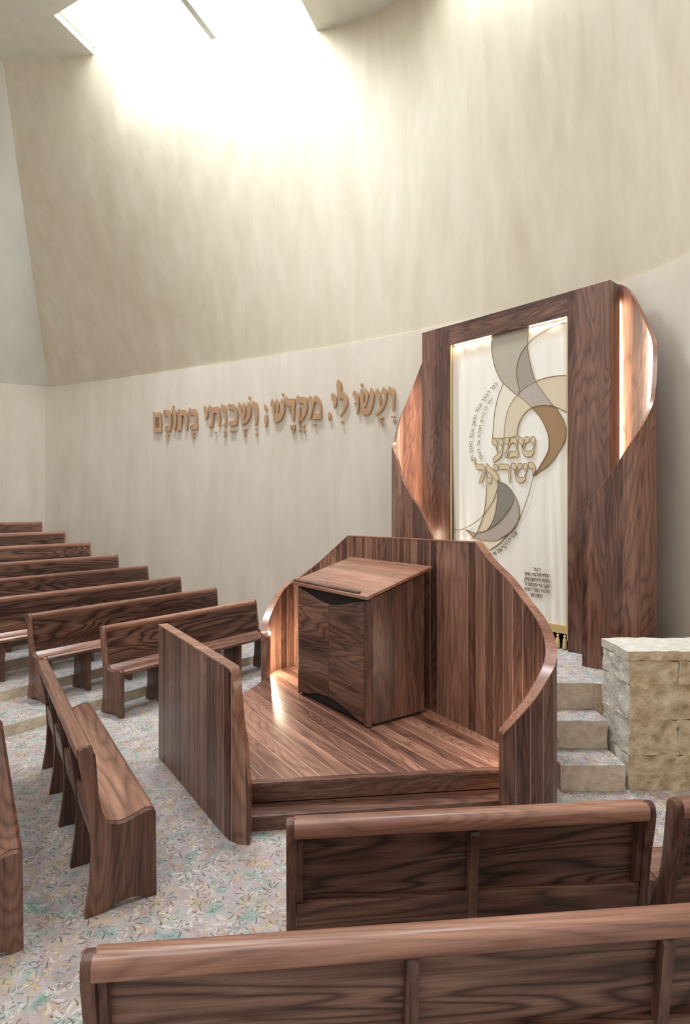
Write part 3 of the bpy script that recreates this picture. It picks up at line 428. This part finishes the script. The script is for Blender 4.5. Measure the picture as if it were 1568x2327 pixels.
# ---------------------------------------------------------------- bimah
bim = thing('bimah_platform', 'walnut platform with two steps, high rear barrier and curling side wall in the room centre', 'platform', (0, 6, 0))
def off(P, o=bim): return [(p[0]-o.location.x, p[1]-o.location.y) for p in P]
deckp = [(-.915, 4.448), (1.56, 4.745), (1.615, 4.80), (1.573, 4.90), (.897, 6.08), (.035, 7.58), (-.18, 7.80), (-.41, 7.85), (-.65, 7.79), (-.78, 7.72), (-.90, 7.56), (-.95, 7.36), (-.95, 7.27), (-1.21, 6.51), (-1.715, 5.655)]
def uvmesh(me, ang):
    uv = me.uv_layers.new(name='UVMap'); c, s = math.cos(ang), math.sin(ang)
    for l in me.loops:
        v = me.vertices[l.vertex_index].co; uv.data[l.index].uv = (v.x*c+v.y*s, -v.x*s+v.y*c)
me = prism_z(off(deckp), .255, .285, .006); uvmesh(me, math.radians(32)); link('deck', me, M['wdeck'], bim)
body = [(-.925, 4.475), (1.55, 4.775)]+deckp[2:]
link('nosing', prism_z(off([(-.90, 4.444), (1.55, 4.735), (1.55, 4.80), (-.90, 4.512)]), .262, .289, .005), M['wstep'], bim)
link('riser', prism_z(off([(x, y) for x, y in body]), .125, .254), M['wstep'], bim)
s1 = [(-.80, 4.285), (1.26, 4.548), (1.50, 4.60), (1.56, 4.70), (1.56, 4.77), (-.92, 4.47)]
link('tread', prism_z(off(s1), .10, .123, .006), M['wstep'], bim)
s0 = [(-.80, 4.31), (1.27, 4.568), (1.49, 4.62), (1.55, 4.71), (1.56, 4.77), (.897, 6.0), (-.92, 4.47)]
link('riser', prism_z(off(s0), .0, .099), M['wstep'], bim)
inn = [(-.925, 7.262, .80), (-.958, 7.278, .84), (-.962, 7.36, .96), (-.905, 7.58, 1.137), (-.79, 7.74, 1.335), (-.65, 7.83, 1.43), (-.41, 7.87, 1.61), (-.18, 7.80, 1.82), (.035, 7.596, 2.03)]
mid = [(.035, 7.596, 2.03), (.5, 6.78, 2.05), (.897, 6.09, 2.06), (1.227, 5.513, 2.075)]
rgt = [(1.227, 5.513, 2.075), (1.325, 5.342, 1.902), (1.431, 5.158, 1.768), (1.51, 5.02, 1.63), (1.573, 4.91, 1.518), (1.608, 4.82, 1.425), (1.622, 4.76, 1.34), (1.615, 4.70, 1.25), (1.59, 4.655, 1.18), (1.535, 4.60, 1.096), (1.39, 4.52, .92), (1.24, 4.48, .77), (1.175, 4.47, .70)]
def dens(P, n=4): return crom(P, n)
path = dens(inn)+dens([Vector(a) for a in mid], 3)[1:]+dens(rgt)[1:]
path = [p-Vector((0, 6, 0)) for p in path]
w1, c1 = swept_wall(path, .002, .082, -1)
# is the thickness on the outer side? (outer = away from the deck)
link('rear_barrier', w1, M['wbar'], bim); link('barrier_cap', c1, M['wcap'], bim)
lft = [(-1.79, 5.62, 1.275), (-1.4, 5.04, 1.265), (-.95, 4.37, 1.25), (-.86, 4.245, 1.245), (-.83, 4.21, 1.235), (-.803, 4.188, 1.19), (-.785, 4.176, 1.06), (-.752, 4.162, .87), (-.712, 4.154, .71), (-.692, 4.152, .50), (-.68, 4.151, .42)]
path = [p-Vector((0, 6, 0)) for p in dens(lft, 4)]
w2, c2 = swept_wall(path, .002, .08, -1)
link('side_wall', w2, M['wbar'], bim); link('side_wall_cap', c2, M['wcap'], bim)
def strip(pts, r, mat, parent, name='led_strip'):
    bm = bmesh.new()
    for a, b in zip(pts[:-1], pts[1:]):
        a, b = Vector(a), Vector(b); d = (b-a); L = d.length; q = d.to_track_quat('Z', 'Y').to_matrix().to_4x4()
        bmesh.ops.create_cone(bm, cap_ends=True, segments=8, radius1=r, radius2=r, depth=L, matrix=Matrix.Translation((a+b)/2) @ q)
    return link(name, finish(bm), mat, parent)
strip([(1.50, 4.63-6, .34), (1.50, 4.63-6, .90)], .010, M['led3'], bim)
strip([(-.943, 7.335-6, .32), (-.943, 7.335-6, .84)], .008, M['led4'], bim)
# ---------------------------------------------------------------- lectern
rz = math.atan2(-.814, .582)
lec = thing('lectern', 'walnut lectern cabinet with slanted reading top and two doors, on the platform', 'lectern', (-.544, 6.634, .285), rz)
D = .735; Wd = 1.305
bm = bmesh.new(); foot = [(0, .05), (.02, .012), (.05, 0), (1.25, 0), (1.285, .012), (Wd, .05), (Wd, D), (0, D)]
zt = lambda y: 1.222+(y+.0)*.282
lo = [bm.verts.new((x, y+.035 if y < .2 else y, .03)) for x, y in foot]; hi = [bm.verts.new((x, y+.035 if y < .2 else y, zt(y+.035 if y < .2 else y))) for x, y in foot]
bm.faces.new(lo[::-1]); bm.faces.new(hi)
for i in range(8): bm.faces.new((lo[i], lo[(i+1) % 8], hi[(i+1) % 8], hi[i]))
link('cabinet_body', finish(bm, 0, 2, .5), M['wz'], lec)
link('plinth', box(.02, Wd-.02, .05, D-.02, 0, .03, 0), M['dark'], lec)
link('recess_shade_panel', box(.045, 1.245, .022, .036, .032, 1.215, 0), M['dark'], lec)  # near-black slab; shade behind the door cut-outs is its colour
def door(x0, x1):
    a = lambda x: math.sin(math.pi*(x-.03)/1.225)
    top = [(x0+(x1-x0)*i/14) for i in range(15)]
    pts = [(x, .032+.10*a(x)**1.6) for x in top]+[(x, 1.205-.105*a(x)**1.6) for x in top[::-1]]
    return link('door', prism_y(pts, 0, .021, .003), M['wx'], lec)
door(.03, .638); door(.642, 1.247)
link('corner_post', prism_z([(1.252, .03), (1.252, 0), (1.285, .006), (Wd, .03), (Wd, .05), (1.28, .045)], .012, 1.215), M['wzd'], lec)
link('corner_post', prism_z([(.026, .03), (.026, .0), (.008, .01), (-.002, .03), (-.002, .05), (.02, .045)], .012, 1.215), M['wzd'], lec)
def board(y0, y1, x0, x1, zf, t, name, mat, bev=.006):
    prof = [(y0, zf(y0)-t), (y1, zf(y1)-t), (y1, zf(y1)), (y0, zf(y0))]
    return link(name, prism_x(prof, x0, x1, bev), mat, lec)
zf = lambda y: 1.270+(y+.05)*.282
board(-.05, .80, -.05, 1.355, zf, .034, 'reading_top', M['wcap'])
board(-.035, .0, -.03, 1.20, lambda y: zf(y)+.017, .017, 'book_ledge', M['wzd'], .003)
# ---------------------------------------------------------------- pews
END = [(0, 0), (.03, .2), (.04, .38), (.03, .55), (.002, .75), (-.028, .90), (-.035, .95), (-.028, .985), (-.005, 1.0), (.025, .995), (.044, .97), (.05, .93), (.068, .78), (.088, .65), (.108, .57), (.14, .52), (.19, .50), (.25, .505), (.31, .525), (.355, .538), (.39, .535), (.41, .515), (.412, .3), (.415, 0), (.35, 0), (.335, .02), (.27, .035), (.20, .03), (.13, .012), (.10, 0)]
SUP = [(0, 0), (.03, .2), (.04, .38), (.03, .55), (.004, .75), (-.014, .885), (-.004, .90), (.03, .885), (.06, .7), (.088, .56), (.10, .482), (.36, .482), (.36, 0), (.30, 0), (.27, .03), (.15, .03), (.10, 0)]
SEAT = [(.075, .545), (.105, .552), (.14, .522), (.19, .503), (.25, .507), (.31, .527), (.355, .541), (.39, .538), (.412, .52), (.412, .495), (.395, .482), (.32, .482), (.25, .47), (.16, .47), (.075, .50)]
BACK = [(.068, .55), (.095, .55), (.068, .93), (.022, .93)]
LOWB = [(.048, .42), (.078, .42), (.072, .50), (.067, .59), (.034, .59), (.04, .5)]
def rail_prof():
    return [(.006+.047*math.copysign(abs(math.cos(a))**.7, math.cos(a)), .955+.043*math.copysign(abs(math.sin(a))**.7, math.sin(a))) for a in [2*math.pi*k/20 for k in range(20)]]
MD = {}
def dens_prof(P): return P
MD['end'] = prism_x(END, 0, .045, .006, .7)
MD['sup'] = prism_x(SUP, -.022, .022, .003, .7)
def make_pew(L, bays, loc, rz, label, group):
    t = thing('pew', label, 'pew', loc, rz, group)
    for x in (0, L-.045):
        o = link('end_panel', MD['end'], None if MD['end'].materials else M['wz'], t); o.location.x = x
    for sx in ([L*k/bays for k in range(1, bays)] if isinstance(bays, int) else bays):
        o = link('support', MD['sup'], None if MD['sup'].materials else M['wzd'], t); o.location.x = sx
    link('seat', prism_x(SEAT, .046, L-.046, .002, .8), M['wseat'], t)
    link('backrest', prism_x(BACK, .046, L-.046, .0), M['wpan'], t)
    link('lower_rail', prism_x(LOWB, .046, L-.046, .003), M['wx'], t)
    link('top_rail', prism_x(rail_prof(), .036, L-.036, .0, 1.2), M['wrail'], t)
    for x in (.046, L-.046-.03): link('back_stile', prism_x([(.028, .60), (.068, .60), (.04, .915), (-.014, .915)], x, x+.03, .003), M['wzd'], t)
    return t
FACE_R = math.atan2(-.802, -.598)
labs = ['walnut pew nearest the platform among the left rows, its end beside the carpet aisle',
        'walnut pew second from the platform in the left rows, ending on the first tier',
        'walnut pew in the left rows directly behind the two with visible aisle ends',
        'walnut pew fourth row up in the left tiers, cut off by the photo edge',
        'walnut pew fifth row up in the left tiers, only its back and top rail showing',
        'walnut pew sixth row up the left tiers, third from the very back',
        'walnut pew second to last on the left tiers, only a band of backrest showing',
        'rearmost and highest walnut pew on the left tiers against the plaster wall']
for k in range(8):
    loc = (-1.37-.70*k, 8.87+.46*k, tz[k]+.001)
    L = [2.5, 2.9, 3.5, 3.6, 3.6, 3.6, 3.6, 3.6][k]
    make_pew(L, [4, 5, 6, 6, 6, 6, 6, 6][k], loc, FACE_R-(0, 0, 0, .02, .05, .07, .09, .10)[k], labs[k], 'pews in the stepped rows on the left')
SR = math.atan2(-.84, .54)
make_pew(2.36, 4, (-2.79, 5.385, .001), SR, 'free-standing walnut pew angled on the carpet left of the platform', 'pews facing the platform from the left')
make_pew(2.36, 4, (-2.79-.575, 5.385-.455, .001), SR, 'walnut pew at the left photo edge, mostly cut off, behind the angled pew', 'pews facing the platform from the left')
fr = math.atan2(.16, 1.72)
make_pew(1.735, 2, (-.264, 2.625, .001), fr, 'two-bay walnut pew seen from behind just in front of the platform steps', 'foreground pews seen from behind')
make_pew(1.735, 2, (1.565, 2.80, .001), fr, 'walnut pew cut by the right photo edge, beside the two-bay pew', 'foreground pews seen from behind')
make_pew(3.0, [1.055, 1.955], (-.825, 1.84, .001), math.atan2(.2, 2.02), 'nearest walnut pew across the bottom of the photo with a thick rounded top rail', 'foreground pews seen from behind')
# ---------------------------------------------------------------- ark
C0 = Vector((2.587, 6.8)); rz = math.atan2(-.736, .677)
ark = thing('torah_ark', 'tall walnut ark cabinet with curling side fins, standing on the raised stage by the wall', 'cabinet', (C0.x, C0.y, SZ), rz)
TI = (Matrix.Translation((C0.x, C0.y, 0)) @ Matrix.Rotation(rz, 4, 'Z')).inverted()
TLc = 1.70; zt_ = 4.90-SZ; zi = 4.62-SZ
link('stile', box(0, .491, 0, .10, .002, zt_), M['wark'], ark); link('stile', box(-2.186, -TLc, 0, .10, .002, zt_), M['wark'], ark)
link('header', box(-TLc+.001, -.001, .001, .10, zi, zt_-.002), M['warkh'], ark)
link('side_panel', box(.44, .491, .101, .25, .06, zt_), M['wark'], ark); link('side_panel', box(-2.186, -2.135, .101, .36, .06, zt_), M['wark'], ark)
link('top_panel', box(-2.134, .439, .101, .36, zt_-.06, zt_-.002), M['warkh'], ark)
link('back_panel', box(-2.134, .439, .33, .36, .06, zt_-.062), M['dark'], ark)
link('base', box(-1.69, -.01, .11, .33, .001, .058), M['black'], ark)  # black box fills the gap under the tassels; its colour is the shade
link('inner_lining', box(-TLc, -TLc+.012, .101, .32, .06, zi), M['gold'], ark); link('inner_lining', box(-.012, 0, .101, .32, .06, zi), M['gold'], ark)
for x0, x1 in ((-TLc, -TLc+.018), (-.018, 0)): link('gold_edge', box(x0, x1, .012, .04, .12, zi, .002), M['gold'], ark)
strip([(-TLc+.04, .075, zi-.025), (-.04, .075, zi-.025)], .010, M['led2'], ark)
def fin(tab, side, name):
    P = smooth3([Vector(p) for p in tab], 2); P = [TI @ p for p in P]; P = [Vector((p.x, p.y, p.z-SZ)) for p in P]
    w, c = swept_wall(P, .002, .035, side, .008)
    link(name, w, M['wfin'], ark); link('fin_edge', c, M['wcap'], ark)
fin(FIN_R, -1, 'side_fin'); fin(FIN_L, 1, 'side_fin')
strip([(.456, .282, .3), (.456, .282, 4.0)], .008, M['led'], ark)
strip([(-2.05, -.20, .3), (-2.05, -.20, 1.35)], .010, M['led3'], ark)
strip([(-2.20, .2, 1.2), (-2.20, .2, 3.5)], .008, M['led'], ark)
# ---------------------------------------------------------------- curtain
cur = thing('ark_curtain', 'ivory satin curtain with swirling applique and Hebrew lettering hanging in the ark opening', 'curtain', (C0.x, C0.y, SZ), rz)
CY = .055
def cu(P): return [(u-TLc, z-SZ) for u, z in P]
bm = bmesh.new(); nx, nz = 120, 60; G = []
zb0 = .28
for j in range(nz+1):
    row = []
    for i in range(nx+1):
        u = i/nx; v = j/nz; x = -TLc+.003+u*(TLc-.006); z = zb0+v*(zi-.012-zb0)
        edge = (abs(u-.5)*2)**3
        y = CY+.020+.007*math.sin(u*46+math.sin(v*5)*1.2)*(.25+edge)+.010*edge*math.sin(u*90+v*7)*(.3+.7*(1-v))
        row.append(bm.verts.new((x, y, z)))
    G.append(row)
for j in range(nz):
    for i in range(nx): bm.faces.new((G[j][i], G[j][i+1], G[j+1][i+1], G[j+1][i]))
ex = bmesh.ops.extrude_face_region(bm, geom=bm.faces[:])
for v in [g for g in ex['geom'] if isinstance(g, bmesh.types.BMVert)]: v.co.y += .004
link('satin_panel', finish(bm, 0, 2, 1.2), M['ivory'], cur)
def flat(poly, y, t, b=0): 
    P = cu(poly) if b == 0 else poly
    return prism_y(P, y-t, y)
yo = CY+.010
def sm(P, n=4): return [(p.x, p.y) for p in crom([Vector(a) for a in P], n)]
order = {'cream_low': 0, 'tan_low': 1, 'mauve_low': 2, 'olive': 3}
for k, (nm, P) in enumerate(APPL.items()):
    link('applique', prism_y(cu(P), yo-.002*(1+k % 3), yo+.006), M['ap_'+nm], cur)
for nm, P in LINES.items():
    link('embroidered_line', finish(ribbon(cu(sm(P)), .008, yo-.005, .004)), M['thread'], cur)
for nm, polys in GLYPHS:
    parts = []; out = []
    for P in polys:
        Q = cu(P); bm = bmesh.new(); a = [bm.verts.new((x, yo-.008, z)) for x, z in Q]; b = [bm.verts.new((x, yo, z)) for x, z in Q]
        bm.faces.new(a); n = len(Q)
        for i in range(n): bm.faces.new((a[i], b[i], b[(i+1) % n], a[(i+1) % n]))
        parts.append(bm); out.append(ribbon(Q+[Q[0]], .007, yo-.0078, .003))
    f = link('embroidered_letter', finish(join_bm(parts)), M['ap_glyph'], cur)
    link('letter_outline', finish(join_bm(out)), M['thread'], f)
def glyph_mesh(ch, size):
    c = bpy.data.curves.new('t', 'FONT'); c.body = ch; c.size = size; c.align_x = 'CENTER'; c.extrude = .0012; c.offset = 0
    o = bpy.data.objects.new('t', c); C.objects.link(o); bpy.context.view_layer.update()
    me = bpy.data.meshes.new_from_object(o.evaluated_get(bpy.context.evaluated_depsgraph_get())); bpy.data.objects.remove(o)
    w = max([v.co.x for v in me.vertices], default=0)-min([v.co.x for v in me.vertices], default=0)
    return me, w
GC = {}
def place_text(text, pts, size, name='embroidered_text', flip=1, fit=True):
    """letters read along pts from its first point; flip: +1 tops to the left of travel"""
    P = [Vector(p) for p in pts]; P = [(p) for p in crom(P, 8)]
    s = [0]
    for a, b in zip(P[:-1], P[1:]): s.append(s[-1]+(b-a).length)
    ws = []
    for ch in text:
        if ch != ' ' and (ch, size) not in GC: GC[(ch, size)] = glyph_mesh(ch, size)
        ws.append(size*.42 if ch == ' ' else GC[(ch, size)][1]+size*.10)
    tot = sum(ws); k = s[-1]/tot if fit else 1
    bm = bmesh.new(); cur_s = 0
    for ch, w in zip(text, ws):
        mid_s = cur_s+w*k/2; cur_s += w*k
        if ch == ' ': continue
        for i in range(len(s)-1):
            if s[i+1] >= mid_s: break
        f = (mid_s-s[i])/max(1e-6, s[i+1]-s[i]); p = P[i].lerp(P[i+1], f); d = (P[i+1]-P[i]).normalized()
        up = Vector((-d.y, d.x))*flip*-1; rt = Vector((up.y, -up.x))
        m = GC[(ch, size)][0]; xm = sum(v.co.x for v in m.vertices)/max(1, len(m.vertices))
        vs_ = [bm.verts.new((p.x+rt.x*(v.co.x-xm)+up.x*v.co.y, yo-.006-v.co.z, p.y+rt.y*(v.co.x-xm)+up.y*v.co.y)) for v in m.vertices]
        for pl in m.polygons:
            try: bm.faces.new([vs_[q] for q in pl.vertices])
            except ValueError: pass
    return link(name, finish(bm), M['ink'], cur)
place_text('בכל לבבך ובכל נפשך ובכל מארך והיו', cu(TEXTS['arc1']), .066)
place_text('והיו הרברים האלה על לבבך', cu(TEXTS['arc2']), .060)
place_text('זוהר לה קרשם צוי', cu(TEXTS['arc3']), .080)
BX = [c[0]-TLc for c in BLK]; BZ = [c[1]-SZ for c in BLK]
xl, xr = BX[3], BX[2]; z0 = BZ[0]
for i, (tx, sc) in enumerate((('לעיל', .16), ('עולות לאמי בת חרותיך', .5), ('מילקת רחי חשון קמויק', .5), ('יעקב צרי כם בנרול ול', .5), ('אלבעי רבולי הבוחין', .5), ('עם זאב הכהן', .22))):
    xc = (xl+xr)/2; hw = (xr-xl)*sc; z = z0-.035-.063*i
    place_text(tx, [(xc+hw, z), (xc, z), (xc-hw, z)], .062)
bandz = .185
bd = link('fringe_band', box(-TLc+.02, -.02, CY+.0, CY+.03, bandz, bandz+.10), M['gold'], cur)
bm = bmesh.new()
for i in range(19):
    x = -TLc+.07+i*(TLc-.14)/18
    t = bmesh.new()
    prof = [(0, 0), (.028, 0), (.026, .05), (.022, .10), (.010, .125), (.018, .14), (.012, .155), (.006, .16), (.006, .19)]
    rr = []
    for r, z in prof: rr.append([t.verts.new((x+r*math.cos(a), CY+.015+r*math.sin(a), .012+z)) for a in [k*math.pi/5 for k in range(10)]] if r else None)
    rr = [q for q in rr if q]
    for a, b in zip(rr[:-1], rr[1:]):
        for k in range(10): t.faces.new((a[k], a[(k+1) % 10], b[(k+1) % 10], b[k]))
    t.faces.new(rr[0][::-1]); t.faces.new(rr[-1])
    link('tassel', finish(t, 0, 2, .8), M['tassel'], cur)
bm.free()
# ---------------------------------------------------------------- raised letters on the wall
WS = [0]
for a, b in zip(WL[:-1], WL[1:]): WS.append(WS[-1]+(b-a).length)
def wall_at(s):
    for i in range(len(WS)-2):
        if WS[i+1] >= s: break
    f = (s-WS[i])/(WS[i+1]-WS[i]); d = (WL[i+1]-WL[i]).normalized(); return WL[i].lerp(WL[i+1], f), d
NMS = {'final_mem': 'final mem', 'semicolon': 'semicolon mark', 'comma': 'comma mark'}
HL = ['square bronze final mem, leftmost letter of the raised Hebrew line', 'bronze kaf with two dots below, next to the leftmost square letter',
      'slim bronze vav with a dot above it, in the leftmost word', 'bronze tav without vowel points in the middle of the leftmost word', 'bronze bet with inner dot, rightmost letter of the leftmost word',
      'small bronze yod without points, left end of the long word with seven letters', 'bronze tav with one dot below it, beside the small yod', 'bronze nun with T-shaped vowel below, left of a kaf',
      'bronze kaf with a flat bar below it', 'bronze shin with dot above and T-shaped vowel, in the word left of the semicolon', 'tall bronze vav with two dots below, just left of the semicolon mark',
      'bronze semicolon mark between two words of the raised Hebrew line', 'bronze shin with dot above, immediately right of the semicolon mark', 'bronze dalet with inner dot and a wide vowel cluster below',
      'bronze qof with four dots beneath its long stem', 'bronze mem with one flat dot below, right end of the middle word', 'small bronze comma mark low beside the tall lamed',
      'bronze yod between the comma mark and the tall lamed', 'bronze lamed rising highest of all the wall letters', 'bronze vav with a middle dot on its left, left end of the rightmost word',
      'bronze shin with dot above its left arm, in the rightmost word', 'bronze ayin with T-shaped vowel cluster below, beside the last letter', 'bronze vav at the right end of the raised line, nearest the ark']
for (nm, polys), lab in zip(LETTERS, HL):
    ss = [p[0] for p in polys[0]]; zs = [p[1] for p in polys[0]]; s0 = (min(ss)+max(ss))/2; z0 = min(zs)
    p, d = wall_at(s0); n = Vector((d.y, -d.x)); q = p+n*.012
    t = thing({'final_mem': 'hebrew_letter_final_mem', 'comma': 'comma_mark', 'semicolon': 'semicolon_mark'}.get(nm, 'hebrew_letter_'+nm), lab, 'letter', (q.x, q.y, z0), math.atan2(d.y, d.x), 'raised bronze letters on the back wall')
    hole = nm == 'final_mem'
    for i, P in enumerate(polys):
        Q = [(a-s0, b-z0) for a, b in P]
        if hole and i == 0:
            H_ = [(a-s0, b-z0) for a, b in polys[1]]
            # frame around the counter: outer outline bridged to the inner one
            o0 = min(range(len(Q)), key=lambda k: (Q[k][0]-H_[0][0])**2+(Q[k][1]-H_[0][1])**2)
            def area2(R): return sum(R[k-1][0]*R[k][1]-R[k][0]*R[k-1][1] for k in range(len(R)))
            hh = H_ if area2(H_)*area2(Q) < 0 else [H_[0]]+H_[1:][::-1]
            R = Q[o0:]+Q[:o0+1]+hh+[hh[0]]
            R = [(a+(1e-4 if k > len(Q) else 0), b) for k, (a, b) in enumerate(R)]
            link('letter_body', prism_y(R, -.034, -.004, 0), M['bronze'], t); continue
        if hole and i == 1: continue
        link('letter_body' if i == 0 or nm in ('qof', 'semicolon') and i == 1 else 'vowel_point', prism_y(Q, -.036, -.004, .004), M['bronze'], t)
